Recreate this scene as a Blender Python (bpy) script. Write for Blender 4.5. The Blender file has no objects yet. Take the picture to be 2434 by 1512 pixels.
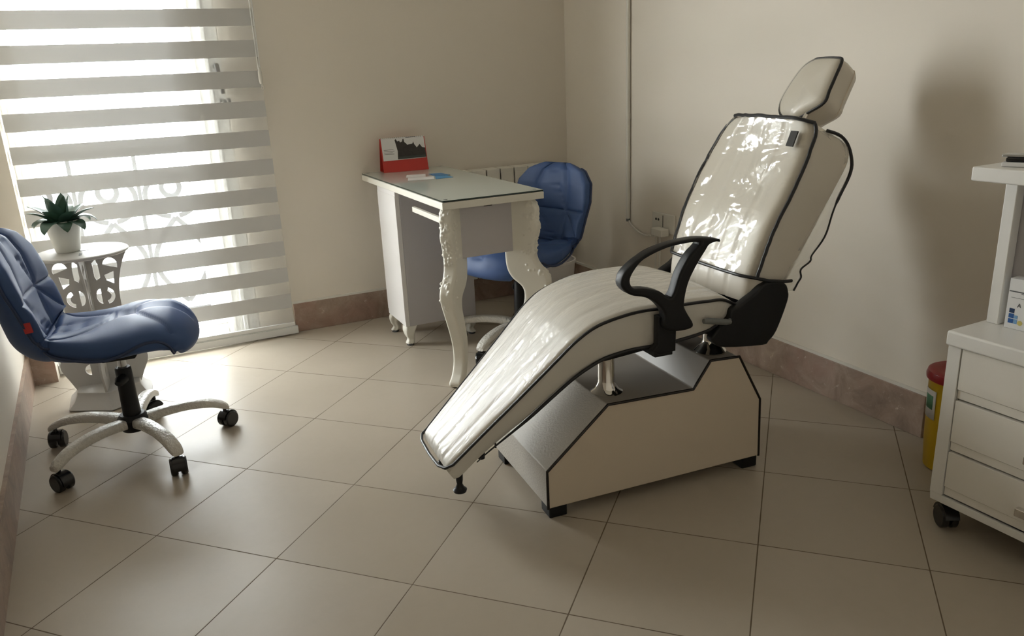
import bpy, bmesh, math, random
from mathutils import Vector, Matrix
random.seed(7)
S = bpy.context.scene
COL = S.collection
PI = math.pi

# ------------------------------------------------------------------ camera, sky, exposure
cd = bpy.data.cameras.new('camera'); cam = bpy.data.objects.new('camera', cd); COL.objects.link(cam)
RIGHT = Vector((0.900573922, -0.432485678, -0.043849189))
UP = Vector((0.167772350, 0.252744945, 0.952875874))
FWD = Vector((0.401022507, 0.865491843, -0.300174645))
m3 = Matrix((RIGHT, UP, -FWD)).transposed()
cam.matrix_world = Matrix.Translation((0.404, -2.466, 1.201)) @ m3.to_4x4()
cd.sensor_fit = 'HORIZONTAL'; cd.sensor_width = 36.0; cd.lens = 27.487
cd.clip_start = 0.02
S.camera = cam

W = bpy.data.worlds.new('sky'); S.world = W; W.use_nodes = True
bg = W.node_tree.nodes['Background']
bg.inputs['Color'].default_value = (0.97, 0.98, 1.0, 1)
bg.inputs['Strength'].default_value = 1.0
_t = W.node_tree
_g = _t.nodes.new('ShaderNodeNewGeometry'); _d = _t.nodes.new('ShaderNodeVectorMath'); _d.operation = 'DOT_PRODUCT'
_n = _t.nodes.new('ShaderNodeVectorMath'); _n.operation = 'NORMALIZE'; _tc = _t.nodes.new('ShaderNodeTexCoord')
_t.links.new(_tc.outputs['Generated'], _n.inputs[0]); _t.links.new(_n.outputs[0], _d.inputs[0])
_d.inputs[1].default_value = (-0.82, 0.54, 0.20)          # hazy sun side of the sky, to the left
_m = _t.nodes.new('ShaderNodeMapRange'); _m.inputs[1].default_value = 0.35; _m.inputs[2].default_value = 1.0
_m.inputs[3].default_value = 28.5; _m.inputs[4].default_value = 102.0
_t.links.new(_d.outputs['Value'], _m.inputs[0]); _t.links.new(_m.outputs[0], bg.inputs['Strength'])
_t.nodes.remove(_g)

pd = bpy.data.lights.new('window_portal', 'AREA'); pd.shape = 'RECTANGLE'; pd.size = 0.92; pd.size_y = 2.3
pd.cycles.is_portal = True
po = bpy.data.objects.new('window_portal', pd); COL.objects.link(po)
po.location = (0.36, 1.53, 1.15); po.rotation_euler = (-PI/2, 0, 0)

S.view_settings.view_transform = 'Standard'; S.view_settings.look = 'None'
S.view_settings.exposure = 0.0; S.view_settings.gamma = 1.0; S.view_settings.use_curve_mapping = False

# ------------------------------------------------------------------ materials
MATS = {}
def lin(h):
    h = h.lstrip('#'); o = []
    for i in (0, 2, 4):
        c = int(h[i:i+2], 16)/255
        o.append(c/12.92 if c <= 0.04045 else ((c+0.055)/1.055)**2.4)
    return tuple(o)+(1,)
class NT:
    def __init__(s, name):
        s.m = bpy.data.materials.new(name); s.m.use_nodes = True; s.t = s.m.node_tree
        s.bsdf = s.t.nodes['Principled BSDF']; s.out = s.t.nodes['Material Output']
    def n(s, typ, **kw):
        x = s.t.nodes.new(typ)
        for k, v in kw.items(): setattr(x, k, v)
        return x
    def l(s, a, b): s.t.links.new(a, b)
    def math(s, op, a, b=None, c=None):
        x = s.n('ShaderNodeMath', operation=op)
        for i, v in enumerate((a, b, c)):
            if v is None: continue
            if isinstance(v, (int, float)): x.inputs[i].default_value = v
            else: s.l(v, x.inputs[i])
        return x.outputs[0]
    def mix(s, fac, a, b):
        x = s.n('ShaderNodeMix', data_type='RGBA')
        for sock, v in ((x.inputs[0], fac), (x.inputs[6], a), (x.inputs[7], b)):
            if isinstance(v, (int, float)): sock.default_value = v
            elif isinstance(v, tuple): sock.default_value = v
            else: s.l(v, sock)
        return x.outputs[2]
    def ramp(s, fac, stops):
        r = s.n('ShaderNodeValToRGB'); e = r.color_ramp.elements
        while len(e) < len(stops): e.new(0.5)
        for i, (p, c) in enumerate(stops): e[i].position = p; e[i].color = c
        s.l(fac, r.inputs[0]); return r.outputs[0]
    def noise(s, vec, scale, detail=4, rough=0.55, dist=0.0):
        x = s.n('ShaderNodeTexNoise'); x.inputs['Scale'].default_value = scale
        x.inputs['Detail'].default_value = detail; x.inputs['Roughness'].default_value = rough
        x.inputs['Distortion'].default_value = dist
        if vec is not None: s.l(vec, x.inputs['Vector'])
        return x.outputs['Fac']
    def bump(s, h, strength, dist=0.01, target='Normal'):
        b = s.n('ShaderNodeBump'); b.inputs['Strength'].default_value = strength; b.inputs['Distance'].default_value = dist
        s.l(h, b.inputs['Height']); s.l(b.outputs[0], s.bsdf.inputs[target])
    def coord(s, kind='Object'): return s.n('ShaderNodeTexCoord').outputs[kind]
def mat(name, color, rough=0.5, metal=0.0, spec=0.5, coat=0.0, coat_rough=0.05, bump=None, vary=None):
    if name in MATS: return MATS[name]
    k = NT(name); b = k.bsdf
    c = lin(color) if isinstance(color, str) else tuple(color)+(1,)
    b.inputs['Base Color'].default_value = c; b.inputs['Roughness'].default_value = rough
    b.inputs['Metallic'].default_value = metal; b.inputs['Specular IOR Level'].default_value = spec
    b.inputs['Coat Weight'].default_value = coat; b.inputs['Coat Roughness'].default_value = coat_rough
    co = None
    if vary:
        co = k.coord(); f = k.noise(co, vary[0], 4)
        d = tuple(min(1, x*(1-vary[1])) for x in c[:3])+(1,)
        k.l(k.mix(f, c, d), b.inputs['Base Color'])
    if bump:
        co = co or k.coord(); k.bump(k.noise(co, bump[0], 3), bump[1], bump[2] if len(bump) > 2 else 0.005)
    MATS[name] = k.m; return k.m

def make_floor_mat():
    k = NT('floor_tiles'); b = k.bsdf
    g = k.n('ShaderNodeNewGeometry').outputs['Position']
    sp = k.n('ShaderNodeSeparateXYZ'); k.l(g, sp.inputs[0])
    q = 1/(math.sqrt(2)*0.4)
    X = k.math('MULTIPLY', k.math('SUBTRACT', sp.outputs[0], sp.outputs[1]), q)
    Y = k.math('MULTIPLY', k.math('ADD', sp.outputs[0], sp.outputs[1]), q)
    wob = k.noise(g, 9, 3)
    def edge(v, w):
        f = k.math('FRACT', k.math('ADD', v, 0.5)); d = k.math('ABSOLUTE', k.math('SUBTRACT', f, 0.5))
        d = k.math('ADD', d, k.math('MULTIPLY', k.math('SUBTRACT', wob, 0.5), 0.004))
        x = k.n('ShaderNodeMapRange'); k.l(d, x.inputs[0])
        x.inputs[1].default_value = w*0.55; x.inputs[2].default_value = w*1.3
        x.inputs[3].default_value = 1; x.inputs[4].default_value = 0
        return x.outputs[0]
    e = k.math('MAXIMUM', edge(X, 0.0038), edge(Y, 0.0038))
    cell = k.n('ShaderNodeCombineXYZ')
    k.l(k.math('FLOOR', X), cell.inputs[0]); k.l(k.math('FLOOR', Y), cell.inputs[1])
    wn = k.n('ShaderNodeTexWhiteNoise', noise_dimensions='2D'); k.l(cell.outputs[0], wn.inputs['Vector'])
    n1 = k.noise(g, 3.2, 5, 0.6); n2 = k.noise(g, 26, 5, 0.65, 0.6)
    col = k.mix(wn.outputs['Value'], (0.425, 0.37, 0.295, 1), (0.475, 0.42, 0.345, 1))
    col = k.mix(k.math('MULTIPLY', n1, 0.35), col, (0.37, 0.31, 0.24, 1))
    blot = k.ramp(n2, [(0.38, (1, 1, 1, 1)), (0.62, (0, 0, 0, 1))])
    col = k.mix(k.math('MULTIPLY', blot, 0.10), col, (0.36, 0.31, 0.24, 1))
    sc = k.noise(g, 7, 8, 0.7, 1.5)
    scf = k.ramp(sc, [(0.66, (0, 0, 0, 1)), (0.74, (1, 1, 1, 1))])
    col = k.mix(k.math('MULTIPLY', scf, 0.12), col, (0.30, 0.26, 0.21, 1))
    col = k.mix(e, col, (0.13, 0.095, 0.06, 1))
    k.l(col, b.inputs['Base Color'])
    rg = k.math('ADD', k.math('MULTIPLY', n1, 0.16), k.math('MULTIPLY', e, 0.4))
    k.l(k.math('ADD', rg, 0.30), b.inputs['Roughness'])
    b.inputs['Specular IOR Level'].default_value = 0.28
    h = k.math('ADD', k.math('MULTIPLY', e, -1.0), k.math('MULTIPLY', n2, 0.05))
    k.bump(h, 0.25, 0.002)
    return k.m
def make_marble():
    k = NT('baseboard_stone'); b = k.bsdf
    g = k.n('ShaderNodeNewGeometry').outputs['Position']
    n1 = k.noise(g, 9, 8, 0.7, 0.8); n2 = k.noise(g, 34, 6, 0.7, 0.4); n3 = k.noise(g, 4.0, 4, 0.6)
    col = k.ramp(n1, [(0.30, (0.21, 0.15, 0.115, 1)), (0.5, (0.33, 0.24, 0.185, 1)), (0.72, (0.44, 0.34, 0.27, 1))])
    red = k.ramp(n3, [(0.5, (0, 0, 0, 1)), (0.68, (1, 1, 1, 1))])
    col = k.mix(k.math('MULTIPLY', red, 0.5), col, (0.35, 0.195, 0.15, 1))
    fl = k.ramp(n2, [(0.62, (0, 0, 0, 1)), (0.72, (1, 1, 1, 1))])
    col = k.mix(k.math('MULTIPLY', fl, 0.7), col, (0.70, 0.57, 0.48, 1))
    k.l(col, b.inputs['Base Color']); b.inputs['Roughness'].default_value = 0.38
    return k.m
def make_wall(name, c):
    k = NT(name); b = k.bsdf; g = k.n('ShaderNodeNewGeometry').outputs['Position']
    n = k.noise(g, 1.6, 3)
    k.l(k.mix(n, c+(1,), tuple(x*0.955 for x in c)+(1,)), b.inputs['Base Color'])
    b.inputs['Roughness'].default_value = 0.62; b.inputs['Specular IOR Level'].default_value = 0.3
    k.bump(k.noise(g, 55, 3), 0.06, 0.004); return k.m
def make_vinyl(name, c, wrinkle=0.35, stretch=(2.0, 9.0, 9.0), rough=0.35, coat=1.0):
    # wipe-clean vinyl under a skin of clear film: smooth coat with lengthwise wrinkles
    k = NT(name); b = k.bsdf; co = k.coord()
    mp = k.n('ShaderNodeMapping'); mp.inputs['Scale'].default_value = stretch; k.l(co, mp.inputs[0])
    n = k.noise(mp.outputs[0], 3.0, 4, 0.55, 0.9); n2 = k.noise(co, 5, 3)
    k.l(k.mix(n2, c+(1,), tuple(x*0.95 for x in c)+(1,)), b.inputs['Base Color'])
    b.inputs['Roughness'].default_value = rough
    b.inputs['Coat Weight'].default_value = coat; b.inputs['Coat Roughness'].default_value = 0.10
    k.bump(n, wrinkle, 0.03, 'Coat Normal'); return k.m
def schlick(k):
    # same reflectance from both sides of a thin sheet
    lw = k.n('ShaderNodeLayerWeight'); lw.inputs['Blend'].default_value = 0.5
    return k.math('ADD', k.math('MULTIPLY', k.math('POWER', lw.outputs['Facing'], 5.0), 0.95), 0.045)
def make_film(name, dens=0.05, wr=0.6, scale=6.0):
    k = NT(name); t = k.t; co = k.coord()
    tr = k.n('ShaderNodeBsdfTransparent'); tr.inputs[0].default_value = (0.97, 0.97, 0.96, 1)
    gl = k.n('ShaderNodeBsdfGlossy'); gl.inputs['Roughness'].default_value = 0.07; gl.inputs[0].default_value = (1, 1, 1, 1)
    # a few crisp creases gathered in patches, calm film elsewhere
    mp = k.n('ShaderNodeMapping'); mp.inputs['Rotation'].default_value = (0.9, 0.2, 0.5); mp.inputs['Scale'].default_value = (0.45, 0.8, 2.0)
    k.l(co, mp.inputs[0])
    w1 = k.noise(mp.outputs[0], scale, 2, 0.5, 1.2)
    rid = k.math('SUBTRACT', 1.0, k.math('ABSOLUTE', k.math('MULTIPLY', k.math('SUBTRACT', w1, 0.5), 7.0)))
    rid = k.math('MAXIMUM', rid, 0.0)
    msk = k.ramp(k.noise(co, 3.6, 2, 0.5), [(0.48, (0, 0, 0, 1)), (0.62, (1, 1, 1, 1))])
    h = k.math('ADD', k.math('MULTIPLY', rid, msk), k.math('MULTIPLY', k.noise(co, scale*0.5, 2), 0.8))
    bp = k.n('ShaderNodeBump'); bp.inputs['Strength'].default_value = wr; bp.inputs['Distance'].default_value = 0.02
    k.l(h, bp.inputs['Height']); k.l(bp.outputs[0], gl.inputs['Normal'])
    mx = k.n('ShaderNodeMixShader'); k.l(k.math('ADD', schlick(k), dens), mx.inputs[0])
    k.l(tr.outputs[0], mx.inputs[1]); k.l(gl.outputs[0], mx.inputs[2]); k.l(mx.outputs[0], k.out.inputs[0])
    return k.m
def make_fabric(name, c, transp, transl):
    k = NT(name)
    df = k.n('ShaderNodeBsdfDiffuse'); df.inputs[0].default_value = c+(1,)
    tl = k.n('ShaderNodeBsdfTranslucent'); tl.inputs[0].default_value = c+(1,)
    tr = k.n('ShaderNodeBsdfTransparent')
    m1 = k.n('ShaderNodeMixShader'); m1.inputs[0].default_value = transl
    k.l(df.outputs[0], m1.inputs[1]); k.l(tl.outputs[0], m1.inputs[2])
    m2 = k.n('ShaderNodeMixShader'); m2.inputs[0].default_value = transp
    k.l(m1.outputs[0], m2.inputs[1]); k.l(tr.outputs[0], m2.inputs[2]); k.l(m2.outputs[0], k.out.inputs[0])
    return k.m
def make_glass(name, tint=(0.96, 0.98, 0.97)):
    k = NT(name)
    tr = k.n('ShaderNodeBsdfTransparent'); tr.inputs[0].default_value = tint+(1,)
    gl = k.n('ShaderNodeBsdfGlossy'); gl.inputs['Roughness'].default_value = 0.01
    mx = k.n('ShaderNodeMixShader'); k.l(schlick(k), mx.inputs[0]); k.l(tr.outputs[0], mx.inputs[1]); k.l(gl.outputs[0], mx.inputs[2])
    k.l(mx.outputs[0], k.out.inputs[0]); return k.m

M_FLOOR = make_floor_mat(); M_STONE = make_marble()
M_WALL = make_wall('wall_paint', (0.82, 0.755, 0.66)); M_CEIL = make_wall('ceiling_paint', (0.86, 0.81, 0.72))
M_CAULK = mat('caulk_white', (0.74, 0.71, 0.64), 0.5)
M_PVC = mat('white_pvc', (0.78, 0.77, 0.74), 0.35)
M_GLASS = make_glass('window_glass')
M_FLAP = make_fabric('hazy_film_flap', (0.88, 0.87, 0.84), 0.68, 0.5)
M_BAND = make_fabric('blind_band', (0.60, 0.595, 0.58), 0.0012, 0.0085)
M_SHEER = make_fabric('blind_sheer', (0.82, 0.81, 0.78), 0.61, 0.03)
M_RAILW = mat('blind_rail_white', (0.78, 0.78, 0.76), 0.4)
M_VINYL = make_vinyl('cream_vinyl', (0.70, 0.665, 0.60), 0.75, (2.2, 7.0, 2.2), 0.42, 0.6)
M_VINYL2 = make_vinyl('cream_vinyl_back', (0.72, 0.665, 0.575), 0.1, (2, 2, 2), 0.4, 0.25)
M_FILM = make_film('clear_film', 0.01, 0.42, 4.5)
M_BLACK = mat('black_plastic', (0.009, 0.009, 0.010), 0.45, spec=0.3, bump=(180, 0.08, 0.002))
M_BLKG = mat('black_glossy', (0.008, 0.008, 0.009), 0.22)
M_TRIM = mat('black_piping', (0.010, 0.010, 0.012), 0.42)
M_EDGE = mat('dark_edge_trim', (0.035, 0.03, 0.027), 0.22, 0.6)
M_CHROME = mat('chrome', (0.75, 0.73, 0.70), 0.08, 1.0)
M_GREYP = mat('grey_plastic', (0.17, 0.175, 0.17), 0.4)
M_BASEV = mat('base_vinyl', (0.70, 0.60, 0.475), 0.5, spec=0.35, vary=(3, 0.05))
M_BASET = mat('base_textured', (0.50, 0.465, 0.415), 0.5, bump=(160, 0.5, 0.004))
M_BASED = mat('base_top_shaded', (0.36, 0.325, 0.285), 0.38)  # base top faces, colour darkened for the shade under the pad
M_BLUE = mat('blue_leatherette', (0.043, 0.085, 0.215), 0.5, spec=0.35, bump=(260, 0.08, 0.002))
M_BLUED = mat('blue_piping', (0.018, 0.033, 0.09), 0.5)
M_RED = mat('red_tag', (0.45, 0.03, 0.03), 0.5)
M_WRAP = mat('bubble_wrapped_steel', (0.66, 0.63, 0.575), 0.32, bump=(95, 0.8, 0.01), coat=0.6, coat_rough=0.12)
M_WRAPD = mat('wrapped_dark', (0.05, 0.06, 0.07), 0.2, bump=(110, 0.9, 0.01), coat=1.0, coat_rough=0.08)
M_TABLEW = mat('white_painted_board', (0.56, 0.545, 0.525), 0.5)
M_POT = mat('white_ceramic', (0.72, 0.715, 0.66), 0.4)
M_LEAF = mat('dark_green_leaf', (0.045, 0.11, 0.07), 0.4, vary=(22, 0.45))
M_LEAF2 = mat('blue_green_leaf', (0.06, 0.13, 0.095), 0.42, vary=(22, 0.4))
M_SOIL = mat('soil', (0.03, 0.022, 0.015), 0.9)
M_DESK = mat('desk_cream', (0.74, 0.71, 0.63), 0.42)
M_BOARDSH = mat('desk_board_shaded', (0.50, 0.475, 0.485), 0.45)  # white desk board with its shade put into a lilac-grey colour
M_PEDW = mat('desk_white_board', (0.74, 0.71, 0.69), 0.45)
M_DGLASS = mat('desk_glass', (0.60, 0.64, 0.585), 0.04, spec=0.6)
M_DGEDGE = mat('desk_glass_edge', (0.02, 0.035, 0.03), 0.1)
M_REDCARD = mat('red_card', (0.50, 0.035, 0.025), 0.5)
M_PAPER = mat('white_paper', (0.76, 0.75, 0.74), 0.6)
M_DARKPIC = mat('picture_dark', (0.045, 0.038, 0.034), 0.4, vary=(60, 0.7))
M_GREEN = mat('picture_green', (0.045, 0.055, 0.05), 0.4)
M_BLUEC = mat('blue_card', (0.07, 0.30, 0.58), 0.45)
M_RAD = mat('radiator_enamel', (0.76, 0.73, 0.65), 0.35)
M_DARK = mat('dark_gap', (0.03, 0.028, 0.025), 0.7)
M_YEL = mat('yellow_plastic', (0.62, 0.40, 0.012), 0.35)
M_LID = mat('red_plastic', (0.33, 0.015, 0.022), 0.3)
M_LGREEN = mat('green_label', (0.10, 0.28, 0.16), 0.5)
M_CART = mat('white_cart_board', (0.84, 0.82, 0.78), 0.35)
M_CARTD = mat('white_drawer_front', (0.84, 0.80, 0.73), 0.4)
M_GROOVE = mat('drawer_shadow_gap', (0.16, 0.14, 0.115), 0.7)
M_BLU1 = mat('ink_dark_blue', (0.015, 0.04, 0.11), 0.5); M_BLU2 = mat('ink_blue', (0.02, 0.10, 0.32), 0.5); M_BLU3 = mat('ink_light_blue', (0.20, 0.38, 0.62), 0.5)
M_YDOT = mat('ink_yellow', (0.62, 0.52, 0.16), 0.5); M_INK = mat('ink_grey', (0.12, 0.12, 0.12), 0.6)
M_SOCK = mat('white_socket', (0.72, 0.69, 0.62), 0.35)
M_STEEL = mat('steel', (0.55, 0.57, 0.6), 0.18, 1.0)
M_PARA = mat('balcony_stone', (0.75, 0.73, 0.70), 0.7)
M_IRON = mat('black_iron', (0.008, 0.008, 0.009), 0.9, spec=0.0)
M_FACADE = mat('far_facade', (0.70, 0.62, 0.58), 0.8)

# ------------------------------------------------------------------ mesh helpers
class MB:
    def __init__(s): s.v = []; s.f = []; s.mi = []
    def add(s, vs, fs, mi=0):
        o = len(s.v); s.v += [tuple(p) for p in vs]; s.f += [tuple(i+o for i in f) for f in fs]; s.mi += [mi]*len(fs); return s
    def box(s, x0, x1, y0, y1, z0, z1, mi=0):
        v = [(x, y, z) for x in (x0, x1) for y in (y0, y1) for z in (z0, z1)]
        return s.add(v, [(0, 1, 3, 2), (4, 6, 7, 5), (0, 4, 5, 1), (2, 3, 7, 6), (0, 2, 6, 4), (1, 5, 7, 3)], mi)
    def prism(s, pts, z0, z1, mi=0, axis='z'):
        n = len(pts)
        def P(p, h): return (p[0], p[1], h) if axis == 'z' else ((p[0], h, p[1]) if axis == 'y' else (h, p[0], p[1]))
        v = [P(p, z0) for p in pts]+[P(p, z1) for p in pts]
        f = [tuple(range(n-1, -1, -1)), tuple(range(n, 2*n))]+[(i, (i+1) % n, n+(i+1) % n, n+i) for i in range(n)]
        return s.add(v, f, mi)
    def loft(s, rings, closed=True, cap=True, mi=0):
        n = len(rings[0]); v = [p for r in rings for p in r]; f = []
        for a in range(len(rings)-1):
            for i in range(n if closed else n-1):
                j = (i+1) % n; f.append((a*n+i, a*n+j, (a+1)*n+j, (a+1)*n+i))
        if cap and closed:
            f.append(tuple(range(n-1, -1, -1))); o = (len(rings)-1)*n; f.append(tuple(range(o, o+n)))
        return s.add(v, f, mi)
    def lathe(s, prof, seg=32, c=(0, 0, 0), axis='z', mi=0, cap=True):
        R = []
        for r, h in prof:
            ring = []
            for i in range(seg):
                t = 2*PI*i/seg; x, y = r*math.cos(t), r*math.sin(t)
                p = (x, y, h) if axis == 'z' else ((x, h, -y) if axis == 'y' else (h, x, y))
                ring.append((p[0]+c[0], p[1]+c[1], p[2]+c[2]))
            R.append(ring)
        return s.loft(R, True, cap, mi)
    def tube(s, pts, r, seg=10, closed=False, mi=0, cap=True, flat=None):
        P = [Vector(p) for p in pts]; n = len(P); rings = []
        rr = r if isinstance(r, (list, tuple)) else [r]*n
        prev = None
        for i in range(n):
            a = P[(i-1) % n] if (closed or i > 0) else P[i]; b = P[(i+1) % n] if (closed or i < n-1) else P[i]
            t = (b-a).normalized()
            if prev is None:
                ref = Vector((0, 0, 1)) if abs(t.z) < 0.9 else Vector((1, 0, 0)); u = t.cross(ref).normalized()
            else:
                u = prev-t*prev.dot(t); u.normalize()
            prev = u; w = t.cross(u)
            rings.append([P[i]+u*(math.cos(2*PI*k/seg)*rr[i])+w*(math.sin(2*PI*k/seg)*rr[i]) for k in range(seg)])
        if closed: rings.append(rings[0])
        return s.loft(rings, True, cap and not closed, mi)
    def grid(s, rows, mi=0): return s.loft(rows, False, False, mi)
    def build(s, name, mats, parent=None, smooth=False, bevel=0, bseg=2, solid=0, angle=40, sub=0, loc=None, rot=None):
        me = bpy.data.meshes.new(name); me.from_pydata(s.v, [], s.f)
        if not isinstance(mats, (list, tuple)): mats = [mats]
        for m in mats: me.materials.append(m)
        for p, i in zip(me.polygons, s.mi): p.material_index = i
        bm = bmesh.new(); bm.from_mesh(me); bmesh.ops.remove_doubles(bm, verts=bm.verts, dist=1e-6)
        bmesh.ops.recalc_face_normals(bm, faces=bm.faces); bm.to_mesh(me); bm.free()
        o = bpy.data.objects.new(name, me); COL.objects.link(o)
        if parent is not None: o.parent = parent
        if loc: o.location = loc
        if rot: o.rotation_euler = rot
        if smooth:
            for p in me.polygons: p.use_smooth = True
        if solid:
            md = o.modifiers.new('solid', 'SOLIDIFY'); md.thickness = solid; md.offset = 0
        if bevel:
            md = o.modifiers.new('bevel', 'BEVEL'); md.width = bevel; md.segments = bseg; md.limit_method = 'ANGLE'; md.angle_limit = math.radians(angle)
            for p in me.polygons: p.use_smooth = True
            md.harden_normals = True
        if sub:
            md = o.modifiers.new('sub', 'SUBSURF'); md.levels = sub; md.render_levels = sub
        if smooth and not bevel:
            try: me.set_sharp_from_angle(angle=math.radians(angle))
            except Exception: pass
        return o
def catmull(pts, n=6, closed=True):
    out = []; N = len(pts); D = len(pts[0])
    for i in range(N if closed else N-1):
        g = lambda j: pts[j % N] if closed else pts[max(0, min(N-1, j))]
        p0, p1, p2, p3 = g(i-1), g(i), g(i+1), g(i+2)
        for k in range(n):
            t = k/n
            out.append(tuple(0.5*((2*p1[d])+(-p0[d]+p2[d])*t+(2*p0[d]-5*p1[d]+4*p2[d]-p3[d])*t*t+(-p0[d]+3*p1[d]-3*p2[d]+p3[d])*t**3) for d in range(D)))
    if not closed: out.append(tuple(pts[-1]))
    return out
def lerp_tab(tab, x):
    if x <= tab[0][0]: return tab[0][1]
    for (a, u), (b, v) in zip(tab, tab[1:]):
        if x <= b: return u+(v-u)*(x-a)/(b-a)
    return tab[-1][1]
def plate(name, outer, holes, thick, bevel, m, parent=None, basis='xz', loc=None, rot=None, bres=2):
    # a flat outline with holes, given real thickness and rounded edges
    cu = bpy.data.curves.new(name, 'CURVE'); cu.dimensions = '2D'; cu.fill_mode = 'BOTH'
    cu.extrude = max(thick/2-bevel, 0.0001); cu.bevel_depth = bevel; cu.bevel_resolution = bres; cu.offset = -bevel
    for P in [outer]+list(holes):
        sp = cu.splines.new('POLY'); sp.points.add(len(P)-1)
        for q, p in zip(sp.points, P): q.co = (p[0], p[1], 0, 1)
        sp.use_cyclic_u = True
    tmp = bpy.data.objects.new('tmp', cu); COL.objects.link(tmp)
    me = bpy.data.meshes.new_from_object(tmp.evaluated_get(bpy.context.evaluated_depsgraph_get()))
    bpy.data.objects.remove(tmp); bpy.data.curves.remove(cu)
    if basis == 'xz':
        for v in me.vertices: v.co = (v.co.x, -v.co.z, v.co.y)
    me.name = name; me.materials.clear(); me.materials.append(m)
    o = bpy.data.objects.new(name, me); COL.objects.link(o)
    for p in me.polygons: p.use_smooth = True
    try: me.set_sharp_from_angle(angle=math.radians(35))
    except Exception: pass
    if parent is not None: o.parent = parent
    if loc: o.location = loc
    if rot: o.rotation_euler = rot
    return o
def thing(name, label, cat, loc=(0, 0, 0), rz=0.0, group=None):
    o = bpy.data.objects.new(name, None); COL.objects.link(o); o.empty_display_size = 0.1
    o.location = loc; o.rotation_euler = (0, 0, rz); return tag(o, label, cat, group)
def tag(o, label, cat, group=None):
    o['label'] = label; o['category'] = cat
    if group: o['group'] = group
    return o
def struct(o): o['kind'] = 'structure'; return o
def dup(root, loc, rz, label):
    r = root.copy(); COL.objects.link(r); r.location = loc; r.rotation_euler = (0, 0, rz); r['label'] = label
    def rec(src, dst):
        for ch in list(src.children):
            c = ch.copy(); COL.objects.link(c); c.parent = dst; rec(ch, c)
    rec(root, r); return r

# ------------------------------------------------------------------ the room
LX = lambda y: -0.156+0.048*(1.25-y)          # left wall line (slightly out of square)
YB, ZC = -2.72, 2.72
struct(MB().box(-0.6, 2.9, YB-0.2, 1.51, -0.12, 0).build('floor', M_FLOOR))
struct(MB().box(-0.6, 2.9, YB-0.2, 1.51, ZC, ZC+0.1).build('ceiling', M_CEIL))
struct(MB().box(2.58, 2.78, YB-0.2, 1.51, 0, ZC).build('wall_right', M_WALL))
struct(MB().prism([(LX(YB-0.2), YB-0.2), (LX(1.51), 1.51), (-0.6, 1.51), (-0.6, YB-0.2)], 0, ZC).build('wall_left', M_WALL))
struct(MB().box(LX(YB)-0.0, 2.58, YB-0.2, YB, 0, ZC).build('wall_back', M_WALL))
wb = MB().box(0.83, 2.58, 1.40, 1.51, 0, ZC).box(-0.055, 0.83, 1.40, 1.51, 2.3, ZC)
struct(wb.build('wall_window', M_WALL))
struct(MB().prism([(LX(1.28), 1.28), (-0.055, 1.28), (-0.055, 1.51), (LX(1.51), 1.51)], 0, ZC).build('wall_corner', M_WALL))
# stone skirting with a thin white caulk line on top
def skirting(name, x0, x1, y0, y1, h=0.146):
    o = struct(MB().box(x0, x1, y0, y1, 0, h).build(name, M_STONE, bevel=0.002))
    return o
skirting('baseboard_right', 2.567, 2.58, -0.93, 1.40)
struct(MB().box(2.571, 2.58, -0.93, 1.40, 0.146, 0.156).build('trim_1', M_CAULK))
skirting('baseboard_window', 0.995, 2.567, 1.388, 1.40)
struct(MB().box(0.985, 2.571, 1.391, 1.40, 0.146, 0.156).build('trim_2', M_CAULK))
d0 = 0.013
struct(MB().prism([(LX(YB), YB), (LX(YB)+d0, YB), (LX(1.267)+d0, 1.267), (LX(1.267), 1.267)], 0, 0.135).build('baseboard_left', M_STONE))
struct(MB().prism([(LX(1.267)+0.0, 1.267), (-0.055, 1.267), (-0.055, 1.28), (LX(1.28), 1.28)], 0, 0.146).build('baseboard_corner', M_STONE))

# balcony door behind the blind
dr = struct(MB().box(-0.055, 0.02, 1.43, 1.50, 0, 2.3).box(0.690, 0.83, 1.43, 1.50, 0, 2.3).box(0.02, 0.690, 1.43, 1.50, 2.2, 2.3).box(0.02, 0.690, 1.43, 1.50, 0.0, 0.09).box(0.622, 0.690, 1.44, 1.475, 0.09, 2.2).build('door_1', M_PVC, bevel=0.006))
sash = MB().box(0.700, 0.720, 1.415, 1.43, 0.02, 2.28).box(0.752, 0.775, 1.400, 1.43, 0.02, 2.28).box(-0.03, 0.0, 1.415, 1.43, 0.02, 2.28)
sash.build('door_sash', M_PVC, dr, bevel=0.005)
MB().box(0.02, 0.690, 1.462, 1.468, 0.09, 2.2).build('door_glass', M_GLASS, dr)
hd = MB().tube([(0.800, 1.43, 1.284), (0.800, 1.384, 1.284)], 0.010).tube(catmull([(0.800, 1.384, 1.292), (0.803, 1.380, 1.27), (0.811, 1.380, 1.18), (0.812, 1.381, 1.165)], 5, False), 0.010)
hd.build('door_handle', M_BLACK, dr, smooth=True)
kr = thing('key_ring', 'small key ring with keys hanging below the black balcony door handle', 'keys', (0.818, 1.381, 1.165))
MB().tube([(0.014*math.cos(t), 0, -0.012+0.014*math.sin(t)) for t in [2*PI*i/20 for i in range(20)]], 0.0014, 6, True).build('ring', M_STEEL, kr, smooth=True)
for i, an in enumerate((-0.5, 0.1, 0.55)):
    kk = MB().lathe([(0.0, -0.001), (0.0085, -0.001), (0.0085, 0.001), (0.0, 0.001)], 16, (0, 0, -0.034), 'y').box(-0.003, 0.003, -0.001, 0.001, -0.062, -0.034)
    kk.build('key', M_GREYP, kr, rot=(0, an, 0), loc=(0, -0.002*i+0.001, 0))

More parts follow.
